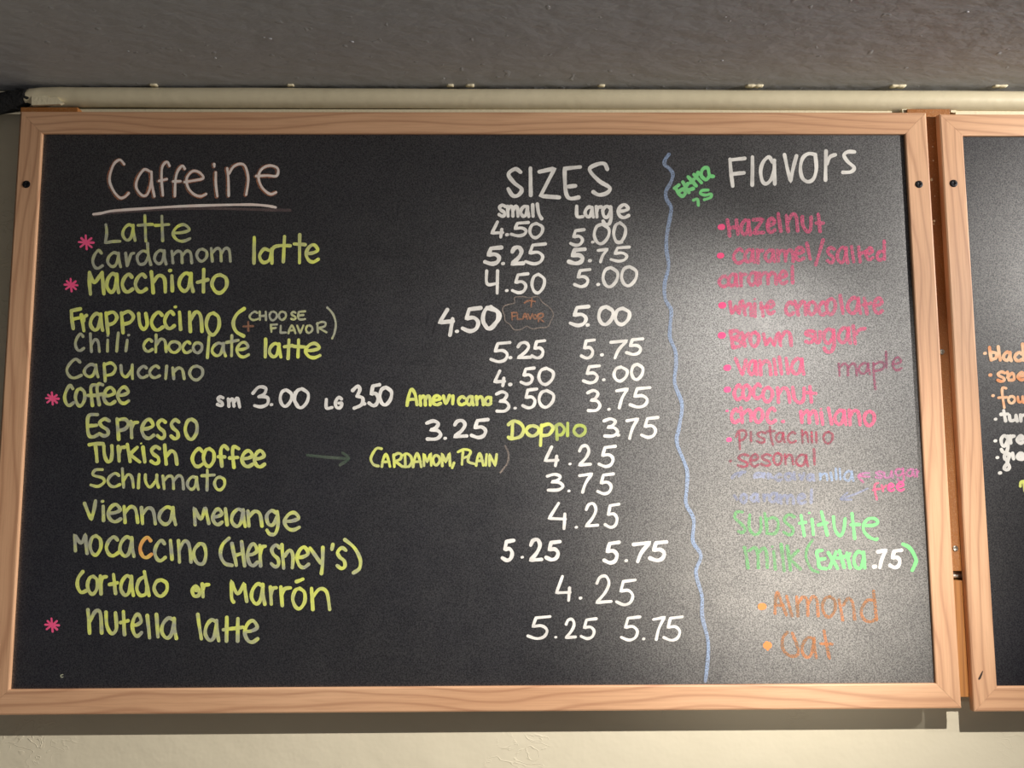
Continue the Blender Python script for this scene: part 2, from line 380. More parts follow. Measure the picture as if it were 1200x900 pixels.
# ------------------------------------------------------------------ framed boards
FW = 0.0287
def rail(L, parent, where, rot, mat):
    """mitred picture-frame rail: local x along, local z across (0 outer edge .. FW inner edge), local y depth"""
    prof = [(BACK, 0.0), (0.0022, 0.0), (0.0007, 0.0006), (0.0, 0.0022), (0.0, FW - 0.0016), (0.0005, FW - 0.0004), (0.0014, FW), (SURF + 0.0005, FW), (SURF + 0.0005, FW - 0.005), (BACK, FW - 0.005)]
    bm = bmesh.new(); A = []; B = []; n = len(prof); N = 24
    rings = []
    for i in range(N+1):
        ring = []
        for y, z in prof:
            x0 = z; x1 = L - z
            ring.append(bm.verts.new((x0 + (x1-x0)*i/N, y, z)))
        rings.append(ring)
    for i in range(N):
        for k in range(n): bm.faces.new((rings[i][k], rings[i][(k+1) % n], rings[i+1][(k+1) % n], rings[i+1][k]))
    bm.faces.new(rings[0]); bm.faces.new(rings[-1])
    o = obj('rail', bm, mat, parent); o.matrix_local = Matrix.Translation(Vector(where) - parent.location) @ rot
    return o
def framed_board(x0, z1, Wd, Ht, label, face='board'):
    e = empty('menu_chalkboard', (x0 + Wd/2, BACK, z1 - Ht), label, 'chalkboard', 'framed menu chalkboards')
    g = 0.00025
    I = Matrix.Identity(4)
    # bottom rail: outer edge at the bottom; top rail mirrored by a half turn about y; sides by quarter turns
    Ry = lambda d: Matrix.Rotation(math.radians(d), 4, 'Y')
    rail(Wd, e, (x0, 0, z1 - Ht), I, M['pine'])
    rail(Wd, e, (x0 + Wd, 0, z1), Ry(180), M['pine'])
    rail(Ht - 2*g, e, (x0, 0, z1 - g), Ry(90), M['pine'])
    rail(Ht - 2*g, e, (x0 + Wd, 0, z1 - Ht + g), Ry(-90), M['pine'])
    bm = bmesh.new(); bm_box(bm, x0 + FW - 0.004, x0 + Wd - FW + 0.004, SURF + 0.0006, BACK - 0.0006, z1 - Ht + FW - 0.004, z1 - FW + 0.004)
    for v in bm.verts: v.co -= e.location
    s = obj('writing_surface', bm, M[face], e); s['label'] = 'black chalkboard panel with a fine grain'
    return e
BW, BH = 1.14, 0.729
left = framed_board(0.0, TOP, BW, BH, 'large menu chalkboard headed Caffeine in a pale wooden frame, filling most of the view')
pa, pb = at(1100.7, 133.3, 0), at(1142, 834.4, 0)
xr = (pa.x + pb.x)/2; zr1 = pa.z; HR = pa.z - pb.z
right = framed_board(0, 0, BW, HR, 'second chalkboard in a pale wooden frame, cut off by the right edge of the view', 'board_matt')
rot = math.atan2(pb.x - pa.x, pa.z - pb.z)
right.matrix_world = Matrix.Translation((pb.x, 0, pb.z)) @ Matrix.Rotation(-rot, 4, 'Y') @ Matrix.Translation((BW/2, BACK, 0))
bpy.context.view_layer.update()
screw(31, 216, 0, 4.6, left); screw(1077, 216, 0, 4.6, left)

# the writing surface depth
INKY = SURF + 0.0006

# ------------------------------------------------------------------ handwriting
GL = {
'a': "85,14 50,0 13,28 4,68 34,98 66,82 85,16|85,3 87,50 100,100", 'A': "0,100 15,45 42,2 58,2 80,45 100,100|8,62 90,60",
'b': "0,0 5,50 8,100|8,60 50,42 95,62 85,92 45,100 8,92", 'c': "92,16 62,0 20,22 0,58 22,92 58,100 100,84", 'C': "90,16 60,0 20,25 0,60 20,92 55,100 100,86",
'd': "80,42 40,36 5,62 18,96 58,94 82,62|78,0 82,50 100,100", 'D': "15,2 18,98|0,10 40,0 88,22 100,58 75,92 40,100 0,98",
'e': "10,50 55,47 96,30 66,0 26,12 0,52 22,90 60,100 100,84", 'E': "100,0 8,6 8,6 0,50 6,90 45,100 100,94|5,50 78,45",
'F': "0,4 8,100|2,4 100,0|4,52 80,46", 'f': "95,14 72,0 45,18 42,55 46,100|0,52 90,47",
'g': "88,14 45,0 6,22 18,56 55,60 88,24|88,4 94,60 72,98 30,100 8,84", 'G': "88,18 50,2 8,45 18,92 62,100 92,78 92,56 92,56 50,56",
'h': "0,0 5,50 12,100|12,62 48,32 82,46 95,100", 'H': "3,0 8,100|92,0 97,100|6,54 94,46", 'k': "0,0 15,100|95,15 15,55 15,55 100,100",
'L': "5,0 0,100 0,100 100,96", 'l': "50,0 50,100", 'M': "3,100 0,3 0,3 45,70 45,70 92,0 92,0 100,98", 'm': "0,5 6,100|8,35 28,6 48,20 52,98|54,40 74,4 94,20 100,100",
'n': "0,2 8,100|8,40 46,4 84,20 100,100", 'N': "5,100 5,5 5,5 90,95 90,95 100,0", 'o': "55,2 20,12 0,52 22,92 58,100 94,66 92,22 55,2", 'O': "55,2 18,12 0,52 20,92 55,100 95,66 92,22 55,2",
'p': "2,0 12,100|6,8 50,0 98,22 78,56 20,64", 'P': "20,5 22,100|0,12 60,0 100,25 70,52 22,56", 'r': "0,0 14,100|12,42 40,10 100,4", 'R': "5,10 12,100|0,20 50,0 90,10 80,42 20,58 20,58 100,98",
's': "100,12 55,0 10,20 30,44 82,64 88,90 50,100 4,86", 'S': "95,12 60,0 10,15 25,40 85,62 95,85 60,100 5,90", 't': "48,0 54,100|0,38 100,34", 'T': "0,6 100,0|48,5 58,100",
'u': "0,0 12,72 44,98 80,75 92,5|92,5 100,100", 'U': "0,0 10,70 45,100 85,78 96,4", 'v': "0,0 45,100 45,100 100,0", 'V': "0,0 50,100 50,100 100,0", 'x': "0,5 100,100|85,0 15,95",
'y': "0,0 78,62|100,0 94,60 88,100", 'z': "0,4 100,0 100,0 0,98 0,98 100,95", 'w': "0,0 18,95 18,95 50,35 50,35 78,98 78,98 100,0",
'0': "52,1 16,14 0,55 18,92 52,100 90,68 96,26 52,1", '2': "8,26 28,4 66,0 86,26 60,62 5,98 5,98 100,94", '3': "5,12 50,0 84,14 66,38 30,48 30,48 78,52 100,76 70,98 10,99",
'4': "52,0 0,74 0,74 100,70|92,50 82,100", '5': "100,0 36,6 36,6 22,46 22,46 62,42 86,62 74,90 40,100 0,88", '6': "90,0 20,50 30,95 85,90 80,60 20,65",
'7': "0,10 100,0 100,0 50,50 25,100", '+': "50,0 52,100|0,50 100,46", '(': "100,0 30,25 0,55 25,82 90,100", ')': "0,0 70,30 100,60 60,100",
}
TL = {'A': (100,170,7.5), 'B': (220,170,7.5), 'C': (70,260,7.5), 'D': (40,340,6), 'E': (220,340,6), 'F': (40,440,6), 'G': (220,440,6), 'H': (380,420,6), 'I': (560,290,6),
 'J': (480,330,6), 'K': (560,400,6), 'L': (640,400,6), 'M': (480,470,6), 'N': (620,520,6), 'O': (560,600,6), 'P': (640,640,6), 'Q': (40,560,6), 'R': (240,560,6), 'S': (40,650,6),
 'T': (220,650,6), 'U': (760,160,7.5), 'V': (900,160,7.5), 'W': (820,240,10), 'X': (930,240,10), 'Y': (820,300,10), 'Z': (930,300,10), 'a': (830,370,10), 'b': (940,370,10),
 'c': (840,440,10), 'd': (940,440,10), 'e': (840,520,10), 'f': (960,520,10), 'g': (840,580,7.5), 'h': (940,580,7.5), 'i': (870,670,6.667), 'j': (1120,390,9), 'k': (1120,480,8.19),
 'l': (560,340,10), 'm': (280,350,10), 'n': (200,240,6), 'o': (560,180,6), 'z': (0,0,1)}
stroke_no = [0]
class Ribbon:
    def __init__(s): s.v = []; s.f = []
    def poly(s, pts, w, up):
        """pts: pixel polyline, smoothed already; w half width in px"""
        stroke_no[0] += 1
        Y = INKY - 0.00012 - 0.0000016 * (stroke_no[0] % 120) - up
        if len(pts) == 1: pts = [pts[0], pts[0] + Vector((0.01, 0.01))]
        n = len(pts); L = []; Rr = []
        jit = random.random()*6
        for i, p in enumerate(pts):
            d = pts[min(i+1, n-1)] - pts[max(i-1, 0)]
            if d.length < 1e-6: d = Vector((1, 0))
            d.normalize(); q = Vector((-d.y, d.x))
            ww = w * (1 + 0.09*math.sin(i*0.55 + jit) + random.uniform(-0.04, 0.04))
            L.append(p + q*ww); Rr.append(p - q*ww)
        d0 = (pts[0]-pts[1]); d1 = (pts[-1]-pts[-2])
        def fan(c, d, first, last):
            a0 = math.atan2(first.y-c.y, first.x-c.x); a1 = math.atan2(last.y-c.y, last.x-c.x)
            d = d.normalized() if d.length > 1e-6 else Vector((1, 0)); am = math.atan2(d.y, d.x)
            r = (first-c).length
            # walk from first to last through the direction d
            s1 = (am-a0+math.pi) % (2*math.pi)-math.pi; s2 = (a1-am+math.pi) % (2*math.pi)-math.pi
            return [c + Vector((math.cos(a0+s1*t), math.sin(a0+s1*t)))*r for t in (0.33, 0.66, 1.0)] + [c + Vector((math.cos(am+s2*t), math.sin(am+s2*t)))*r for t in (0.33, 0.66)]
        base = len(s.v)
        for q_, (a_, b_) in enumerate(zip(L, Rr)): s.v += [at(a_.x, a_.y, Y - 4e-6*q_), at(b_.x, b_.y, Y - 4e-6*q_)]
        for i in range(n-1):
            k = base + 2*i; s.f.append((k, k+2, k+3, k+1))
        for c, d, A_, B_, ia, ib in ((pts[0], d0, L[0], Rr[0], base, base+1), (pts[-1], d1, L[-1], Rr[-1], base+2*n-2, base+2*n-1)):
            fp = fan(c, d, A_, B_); k = len(s.v)
            for p in fp: s.v.append(at(p.x, p.y, Y - 4e-6*(0 if ia == base else n)))
            s.f.append(tuple([ia] + list(range(k, k+5)) + [ib]))
    def build(s, name, mat, parent, label=None):
        me = bpy.data.meshes.new(name)
        inv = parent.matrix_world.inverted()
        me.from_pydata([inv @ v for v in s.v], [], s.f); me.update()
        # every face looks into the room
        bm = bmesh.new(); bm.from_mesh(me)
        for f in bm.faces:
            f.normal_update()
            if f.normal.y > 0: f.normal_flip()
        bm.to_mesh(me); bm.free()
        o = link(name, me, mat, parent)
        if label: o['label'] = label
        return o
def cr2(pts, seg=6):
    out = []; n = len(pts)
    if n < 3 : return [pts[0].lerp(pts[-1], k/5) + Vector((random.uniform(-.12, .12), random.uniform(-.12, .12))) for k in range(6)] if n == 2 else pts
    for i in range(n-1):
        a, b, c, d = pts[max(i-1, 0)], pts[i], pts[i+1], pts[min(i+2, n-1)]
        if (b-c).length < 1e-6: continue
        # a doubled point is a sharp corner
        for k in range(seg):
            t = k/seg; out.append(0.5*((2*b) + (c-a)*t + (2*a-5*b+4*c-d)*t*t + (3*b-a-3*c+d)*t**3))
    out.append(pts[-1]); return out
def write(parent, ink, width, text, label, up=0.0, shift=(0, 0)):
    """text: tokens separated by ';'.  '#T' picks a measuring tile, '.x,y' a dot, '~x,y x,y' a traced stroke, otherwise 'glyph x0 x1 y0 y1'"""
    todo = []; tx, ty, ts = TL['z']
    for tok in text.split(';'):
        tok = tok.strip()
        if not tok: continue
        P = lambda x, y: Vector((tx + x/ts + shift[0], ty + y/ts + shift[1]))
        if tok[0] == '#': tx, ty, ts = TL[tok[1]]; continue
        if tok[0] == '.':
            q = tok[1:].split(','); c = P(float(q[0]), float(q[1])); r = float(q[2])*(0.84 if float(q[2]) < 2.9 else 1) if len(q) > 2 else width*0.5
            todo.append(([c + Vector((-0.25*r, 0.1)), c + Vector((0.25*r, -0.1))], r*0.88)); continue
        if tok[0] == '~':
            for st in tok[1:].split('|'):
                pts = [P(*map(float, q.split(','))) for q in st.split()]
                todo.append((cr2(pts), width/2))
            continue
        q = tok.split(); x0, x1, y0, y1 = map(float, q[1:5])
        for st in GL[q[0]].split('|'):
            pts = []
            for pq in st.split():
                u, v = map(float, pq.split(',')); pts.append(P(x0 + (x1-x0)*u/100, y0 + (y1-y0)*v/100))
            todo.append((cr2(pts), width/2))
    # strokes close together form one word or price; each word is a part of its own
    e = (9.5 if ink in 'wh' else 5.2) + (4 if ink in 'oh' else 0)
    bb = [(min(p.x for p in t) - e, max(p.x for p in t) + e, min(p.y for p in t) - 3.5, max(p.y for p in t) + 3.5) for t, _ in todo]
    grp = list(range(len(todo)))
    def root(i):
        while grp[i] != i: i = grp[i]
        return i
    for i in range(len(todo)):
        for j in range(i):
            A, B = bb[i], bb[j]
            if A[0] < B[1] and B[0] < A[1] and A[2] < B[3] and B[2] < A[3]: grp[root(i)] = root(j)
    words = {}
    for i, t in enumerate(todo): words.setdefault(root(i), []).append(t)
    for ws in words.values():
        rb = Ribbon()
        for pts, hw in ws: rb.poly(pts, hw, up)
        rb.build('handwriting', INK[ink], parent, label if len(words) == 1 else label.split(' reading')[0].split(' on the')[0].split(', ')[0])
w = lambda *a, **k: write(left, *a, **k)

HEAD = "#A;~340,168 300,130 245,175 210,300 245,400 300,462 345,455 380,422;~565,232 515,215 460,290 445,370 490,437 535,440 565,380 580,300 578,235|578,235 585,350 605,450;~738,182 715,147 675,190 668,300 680,442|645,315 715,300;~872,208 850,182 810,230 790,310 785,448|770,320 835,318;~870,325 960,310 1035,290 1000,240 940,230 890,290 900,370 950,430 1010,450 1060,430;~1145,240 1145,340 1158,450;~1130,168 1132,188;#B;~345,205 355,300 358,445|362,250 400,190 460,165 505,190 530,300 512,435;~600,272 700,268 780,270 788,205 720,180 650,210 620,280 650,370 720,430 775,415"
w('o', 4.6, HEAD, 'orange chalk under the white heading', shift=(-0.6, 0.3))
w('h', 2.9, HEAD, 'white handwritten heading reading Caffeine', up=0.0003, shift=(0.3, 0))
w('d', 3.4, "~110,252 133,249 167,246.5 207,244.5 250,244 290,245.3 340,246.5", 'dull brown underline')
w('h', 3.0, "~109.5,251 118,250 133,247 167,244.5 207,242 248,240.5 285,239.8 300,240 314,241.3 323,243", 'white underline', up=0.0003)
w('m', 3.5, "#A;~180,700 188,770 175,860 175,860 240,848 305,845;a 325 438 700 838;t 462 590 620 845;t 615 735 625 840;e 770 920 700 845", 'yellow-green handwriting reading Latte')
w('g', 3.5, "#C;C 290 375 250 408;a 418 535 270 395;~580,275 592,385|597,380 625,290 652,275;d 675 800 190 375;a 830 935 250 370;m 985 1160 252 360;#n;o 183 257 310 395;m 285 420 302 396", 'faded grey-green handwriting reading Cardamom')
w('y', 4.0, "#n;~588,230 585,410;~690,320 655,312 625,360 650,405 695,385 712,310|712,410 712,340 725,300 770,287 840,288|800,222 792,400|908,210 905,408|868,275 945,280;e 952 1038 282 402", 'yellow-green handwriting reading latte')
w('y', 4.3, "#C;~262,445 262,540 270,635|262,445 285,510 308,532 345,485 372,445|372,445 380,540 388,632;a 410 518 455 620;c 550 640 460 615;c 665 760 460 615;~805,440 815,540 822,622|822,530 870,472 920,500 928,615;~985,475 990,605;.970,428;a 1045 1172 450 610;#n;~232,455 230,612|188,545 260,527;o 290 398 490 618", 'yellow-green handwriting reading Macchiato')
w('y', 4.2, "#D;~262,145 265,200 275,270|262,145 325,132|268,205 315,195;~332,175 350,285|348,215 352,190 368,178;a 393 482 165 282;~505,160 512,230 520,305|508,168 555,155 582,190 560,230 515,245;~613,160 620,230 625,300|618,168 665,150 698,185 675,225 628,240;~735,165 745,245 772,275 795,240 785,165;c 825 905 155 280;c 918 985 150 270;~1022,155 1030,275;.993,118;#E;~12,155 18,290|18,215 55,155 90,180 100,290;o 130 224 158 312;~397,130 345,170 320,230 340,290 392,322", 'yellow-green handwriting reading Frappuccino')
w('g', 2.6, "#m;C 125 225 152 250;H 240 320 152 250;O 358 445 150 252;O 468 552 150 247;S 610 665 155 245;E 695 775 148 245;F 375 445 302 390;L 487 550 318 400;A 580 662 318 405;V 682 755 315 405;O 785 862 312 400;R 912 1025 272 396;~1035,105 1080,150 1115,210 1135,300 1120,400 1093,465", 'small grey handwriting reading CHOOSE FLAVOR')
w('n', 2.6, "#m;+ 52 165 275 375", 'dull orange plus sign')
w('g', 3.4, "#D;C 290 350 307 425;h 395 462 307 432;~517,350 515,430;.518,320;~592,300 580,430;~655,350 645,427;.665,316", 'faded grey handwriting reading Chili')
w('m', 3.5, "#D;c 770 832 345 430;~858,315 855,435|860,385 890,345 920,360 928,432;o 945 1028 360 437;c 1045 1100 362 440;o 1118 1182 368 440;#E;~150,325 138,475;a 168 265 372 462;~310,320 308,462|272,368 355,352;e 345 428 367 470", 'faded yellow-green handwriting reading chocolate')
w('y', 3.9, "#E;~548,345 545,470;a 572 655 375 470;~712,350 705,480|680,398 735,390;~780,350 775,470|745,395 825,400;e 828 930 375 475", 'yellow-green handwriting reading latte')
w('g', 3.5, "#D;C 230 332 485 617;c 730 795 535 615;c 812 882 532 615;~932,535 925,622;o 1093 1188 532 630", 'grey letters of the word Capuccino')
w('m', 3.6, "#D;a 350 450 522 610;~492,515 500,640|490,528 540,512 572,545 552,588 505,600;~610,530 618,590 650,608 685,560|690,525 688,570 692,622;n 975 1055 545 622", 'yellow-green letters of the word Capuccino')
w('m', 4.0, "#F;C 215 278 70 210;o 290 358 90 212;~432,66 408,70 398,100 410,210|380,140 445,140;~482,66 455,60 442,95 458,205|440,138 500,128;e 488 568 85 202;e 588 665 82 196", 'yellow-green handwriting reading Coffee')
w('w', 3.8, "#G;s 208 248 150 212;~285,165 290,215|290,185 315,165 325,215|328,185 350,160 365,222;~458,125 500,82 548,90 538,130 500,150|500,150 560,155 560,200 515,220 470,212;.588,205,2.6;0 650 732 100 215;0 752 850 92 225;~755,120 748,170 775,215;~975,168 975,228 1015,225;G 1035 1087 152 228", 'white handwriting reading sm 3.00 and LG')
w('w', 4.2, "#H;~200,225 235,195 250,220 230,265|230,265 270,280 262,325 210,350;~275,318 285,320;5 315 388 185 332;0 390 475 202 325", 'white handwritten price 3.50 after LG')
w('y', 3.8, "#H;~582,330 592,270 612,218 638,250 652,325|592,290 645,285;m 673 745 262 328;e 760 818 262 326;~838,265 855,318 880,262;~905,265 903,320;c 942 988 268 326;a 1000 1048 268 326;n 1070 1118 268 326;c 1130 1170 272 326;~1170,275 1172,300", 'yellow-green handwriting reading Americano')
w('w', 4.2, "#H;3 715 818 440 568;.850,562,2.2;2 910 1002 438 552;5 1035 1150 430 556", 'white handwritten price 3.25')
w('m', 4.2, "#F;~445,275 385,282 375,350 385,420 415,432 445,418|385,355 440,350;s 455 528 305 425;~583,305 595,448|590,312 640,308 662,340 640,375 595,388;r 680 728 325 437;e 757 840 310 442;s 865 922 312 442;s 960 1018 312 445;o 1062 1148 305 447", 'yellow-green handwriting reading Espresso')
w('y', 4.2, "#F;~388,487 430,480 485,480|430,485 438,550 442,605;~490,495 495,560 515,605 540,595 548,545 546,495;r 592 635 500 602;~655,485 675,605|725,505 672,555 672,555 742,608;~765,505 778,608;.752,478,1.5;s 820 882 500 620;h 918 1008 490 622;#G;c 32 108 515 640;o 110 188 513 637;~282,518 255,495 232,530 240,637|215,572 260,572;~358,515 325,500 315,540 325,645|295,580 352,577;e 380 458 530 640;e 468 540 530 642", 'yellow-green handwriting reading Turkish coffee')
w('G', 3.4, "#G;~840,560 980,575 1130,585|1090,545 1132,583 1070,630", 'faint green arrow')
w('y', 3.2, "#H;~402,635 365,635 328,700 345,745 380,757;A 405 462 675 760;R 485 548 668 762;D 560 615 670 762;A 625 682 670 762;M 700 752 668 755;O 765 812 680 750;M 828 885 665 755;~912,735 900,770;#M;~375,360 368,445|340,358 385,340 428,352 415,385 378,400;~420,380 412,425 460,442;A 468 518 370 452;~542,375 535,450;~562,455 562,375 562,375 602,455 602,455 612,375", 'yellow-green handwriting reading CARDAMON, PLAIN')
w('c', 2.2, "#M;~672,315 695,370 690,430 665,470 638,502", 'thin pale closing bracket')
w('m', 3.5, "#F;~480,662 430,665 415,700 480,720 492,750 450,780 398,770;c 518 602 688 782;h 620 702 655 787;~738,695 733,790;~782,698 785,750 815,785 855,740 862,700|862,700 865,750 875,787;m 905 1050 702 797;#G;a -5 75 712 802;~138,665 136,806|100,705 187,700;o 188 262 712 804", 'yellow-green handwriting reading Schiumato')
w('m', 4.2, "#Q;~355,180 378,240 402,292 402,292 420,230 432,162;~485,200 488,300;.480,165;e 520 608 188 308;n 632 728 200 312;n 755 852 208 322;a 875 995 205 328;~1132,330 1125,210 1125,210 1172,290 1200,215 1212,250 1228,320;#R;e 55 122 220 328;~145,217 157,330;a 185 285 220 342;n 303 402 232 338;g 430 520 230 395;e 560 665 245 366", 'yellow-green handwriting reading vienna melange')
w('m', 4.2, "#Q;~290,512 285,400 285,400 330,458 360,398 360,398 365,470 372,530;o 392 472 405 540;c 508 592 415 547;a 600 702 415 552;c 848 922 440 582;~958,440 970,572;n 1015 1103 440 592;~1160,465 1130,500 1122,550 1150,600 1190,600 1208,540 1195,475 1165,462", 'yellow-green handwriting reading mocaccino')
w('T', 4.2, "#Q;c 745 825 418 560", 'peach coloured letter c')
w('m', 4.2, "#R;~170,425 125,470 110,540 140,600 192,615;~190,462 222,615|258,450 280,618|225,542 265,530;e 300 370 465 617;r 387 425 475 618;s 465 525 472 625;~542,470 555,636|560,550 598,508 620,550 615,632;e 648 730 488 630;~740,495 815,598|830,490 828,600 820,672;~900,468 893,502;s 928 992 492 637;~985,435 1050,490 1092,570 1088,635 1045,668", 'yellow-green bracketed word on the mocaccino line')
w('y', 4.2, "#S;~342,120 310,165 305,220 330,265 372,250;o 375 448 150 275;r 465 508 150 275;~558,140 572,272|530,210 585,198;a 607 698 148 287;~775,155 738,180 722,240 745,285 785,275 795,220|775,120 790,200 808,287;o 843 938 175 290;#T;~78,245 55,220 32,250 45,290 78,285 80,255 58,250;r 102 147 207 296", 'yellow-green handwriting reading cortado or')
w('y', 4.2, "#T;~322,332 308,300 308,185 308,185 350,275 398,202 398,202 405,260 415,328;a 445 542 205 348;r 582 622 228 348;r 655 722 228 358;o 738 828 235 378;~765,190 810,172;n 870 998 235 385", 'yellow-green handwriting reading Marron with an accent')
w('m', 4.3, "#S;~378,388 385,470 390,552|392,470 430,400 465,410 475,550;~505,405 512,500 545,555 578,520 572,410;~628,400 635,560|608,478 660,465;e 690 755 420 572;~795,427 812,585;~860,420 870,577;a 893 1000 445 588;#T;~70,420 95,592;a 120 218 458 605;~275,440 272,607|250,528 320,518;~353,450 350,607|332,518 388,510;e 400 492 465 615", 'yellow-green handwriting on the last line of the left column')
w('g', 1.2, "#S;~203,843 188,848 192,862 203,860", 'tiny white c mark')
w('x', 2.2, "#J;~135,225 115,295|180,290 165,362", 'faint rubbed strokes')

w('w', 4.6, "#o;~300,130 262,108 215,145 255,205 308,250 285,292 245,295 213,248;~370,102 372,292;~432,128 540,104 540,104 440,298 440,298 572,308;~720,94 610,105 610,105 612,200 622,285 650,316 708,308|638,232 686,226;~910,110 890,72 840,75 785,112 850,190 927,240 905,278 850,290 812,270", 'white handwritten heading reading SIZES')
w('w', 4.0, "#o;s 148 192 362 440;m 208 282 368 440;a 300 358 370 442;~385,360 388,440;~418,355 428,420 448,457;~695,370 698,440 738,443;a 752 812 375 446;r 832 868 372 446;g 875 942 370 495;e 985 1060 360 450", 'white handwriting reading small and large')
for t_, lb in (
 ("#o;4 98 175 480 587;.205,570,2.4;5 235 355 484 578;0 365 457 490 590", '4.50, top of the small column'),
 ("#o;5 652 748 535 645;.808,622,2.4;0 818 925 495 632;0 955 1040 485 625;~985,622 1012,622", '5.00, top of the large column'),
 ("#I;~62,165 60,240 80,262 140,250|138,165 136,322;.203,303,2.4;5 242 352 185 318;0 380 470 188 318", '4.50 on the macchiato line'),
 ("#I;5 680 788 155 275;.846,260,2.4;0 880 985 140 275;0 1010 1118 133 268", '5.00 on the macchiato line'),
 ("#I;5 92 225 668 803;.228,775,2.4;2 275 370 670 778;5 380 470 655 777", '5.25 on the chili chocolate line'),
 ("#I;5 728 820 650 778;.872,755,2.4;7 935 1050 655 777;5 1045 1160 642 752", '5.75 on the chili chocolate line'),
 ("#K;4 118 188 208 312;.228,303,2.6;5 303 395 188 300;0 428 533 188 302", '4.50 on the capuccino line'),
 ("#K;5 742 855 172 292;.885,270,2.4;0 957 1052 180 278;0 1080 1162 160 267", '5.00 on the capuccino line'),
 ("#K;3 125 218 355 492;.262,470,2.4;5 315 415 335 468;0 430 535 345 462", '3.50 beside Americano'),
 ("#K;3 768 858 345 488;.922,478,2.2;#L;7 495 572 335 467;5 590 730 325 462", '3.75 beside Americano'),
 ("#K;3 882 982 545 667;.988,660,2.2;#L;7 568 645 545 682;5 670 785 535 675", '3.75 beside Doppio'),
 ("#N;4 112 202 22 155;.288,142,2.0;2 348 432 15 152;5 492 606 18 160", '4.25 beside Turkish coffee')):
    w('w', 3.65, t_, 'white handwritten price ' + lb)
w('w', 4.8, "#o;5 50 165 660 775;.177,773,2.8;2 235 318 660 778", 'white handwritten price 5.25, bolder digits')
w('w', 3.7, "#o;5 335 475 635 775", 'white handwritten last digit of 5.25')
w('w', 4.8, "#o;5 640 752 672 772;.788,753,2.6", 'white handwritten price 5.75, bolder digits')
w('w', 3.4, "#o;7 845 912 672 762;5 935 1065 657 756", 'white handwritten last digits of 5.75')
w('w', 4.6, "#J;~265,198 210,288 210,288 305,278|302,262 284,375;.333,350,2.6;5 372 500 185 348;0 515 625 178 328;~545,185 625,215 625,265 560,330 530,305", 'white handwritten price 4.50 on the frappuccino line')
w('w', 4.2, "#I;5 650 778 415 548;.772,545,2.6;0 850 952 415 540;0 965 1068 427 540", 'white handwritten price 5.00 on the frappuccino line')
w('w', 3.6, "#N;3 122 238 215 327;.280,332,2.0;7 355 442 212 340;5 483 592 212 352", 'white handwritten price 3.75 on the schiumato line')
w('w', 3.5, "#N;~208,418 140,525 140,525 255,530|252,495 246,597;.332,587,2.0;2 395 482 422 582;5 535 632 425 588", 'white handwritten price 4.25 on the vienna line')
w('w', 4.4, "#O;5 172 252 200 340;.312,318,2.2;2 365 448 195 342;5 480 577 208 335", 'white handwritten price 5.25 on the mocaccino line')
w('w', 4.4, "#O;5 888 992 213 357;.1043,342,2.3;#N;7 735 850 695 828;5 850 967 690 820", 'white handwritten price 5.75 on the mocaccino line')
w('w', 3.5, "#O;~595,452 552,568 552,568 648,565|645,535 638,622;.722,605,2.2;2 828 937 452 640;5 975 1107 478 652", 'white handwritten price 4.25 on the cortado line')
w('w', 3.4, "#O;5 352 508 735 890;.548,880,2.0;2 615 687 755 886;5 725 832 750 890;#P;5 528 660 497 660;.686,652,2.0;7 755 832 500 656;5 828 957 497 662", 'white handwritten prices 5.25 and 5.75 on the last line')
w('y', 4.0, "#K;~245,570 240,680|215,585 250,560 300,578 322,620 300,668 240,685 215,675;o 340 430 592 664;~448,590 440,732|450,595 500,582 528,610 500,655 455,662", 'yellow-green handwriting reading Dop')
w('q', 3.6, "#K;~552,590 557,690|535,605 575,582 608,615 590,655 555,658;~632,575 630,662;o 675 758 588 664", 'paler handwriting reading pio')
w('c', 1.3, "#l;~425,105 440,82 500,76 560,80 600,90 690,76 730,100 760,145 840,205 885,288 850,370 830,415 790,437 720,440 650,455 605,440 575,422 540,440 500,462 430,465 395,430 375,402 320,362 312,300 290,240 300,195 350,170 425,152 430,120 425,105", 'thin hand-drawn cloud outline')
w('n', 1.9, "#l;~545,150 600,122 670,135|632,95 625,195;F 398 455 262 348;L 462 508 275 342;A 528 578 275 338;V 585 640 278 340;O 650 692 288 336;R 702 770 272 370", 'small dull orange plus and FLAVOR inside the cloud')

for q_ in ((101, 284, 8.6), (83.3, 334, 7.6), (61.3, 467, 7.4), (61, 732.5, 8.0)):
    cx_, cy_, r_ = q_; s_ = '~' + '|'.join('%.1f,%.1f %.1f,%.1f' % (cx_ - math.cos(a)*r_*k, cy_ - math.sin(a)*r_*k*0.95, cx_ + math.cos(a)*r_, cy_ + math.sin(a)*r_*0.95) for a, k in ((0.05, 1), (0.75, .9), (1.5, 1.0), (2.45, .9)))
    w('P', 2.6, s_, 'hot pink asterisk')

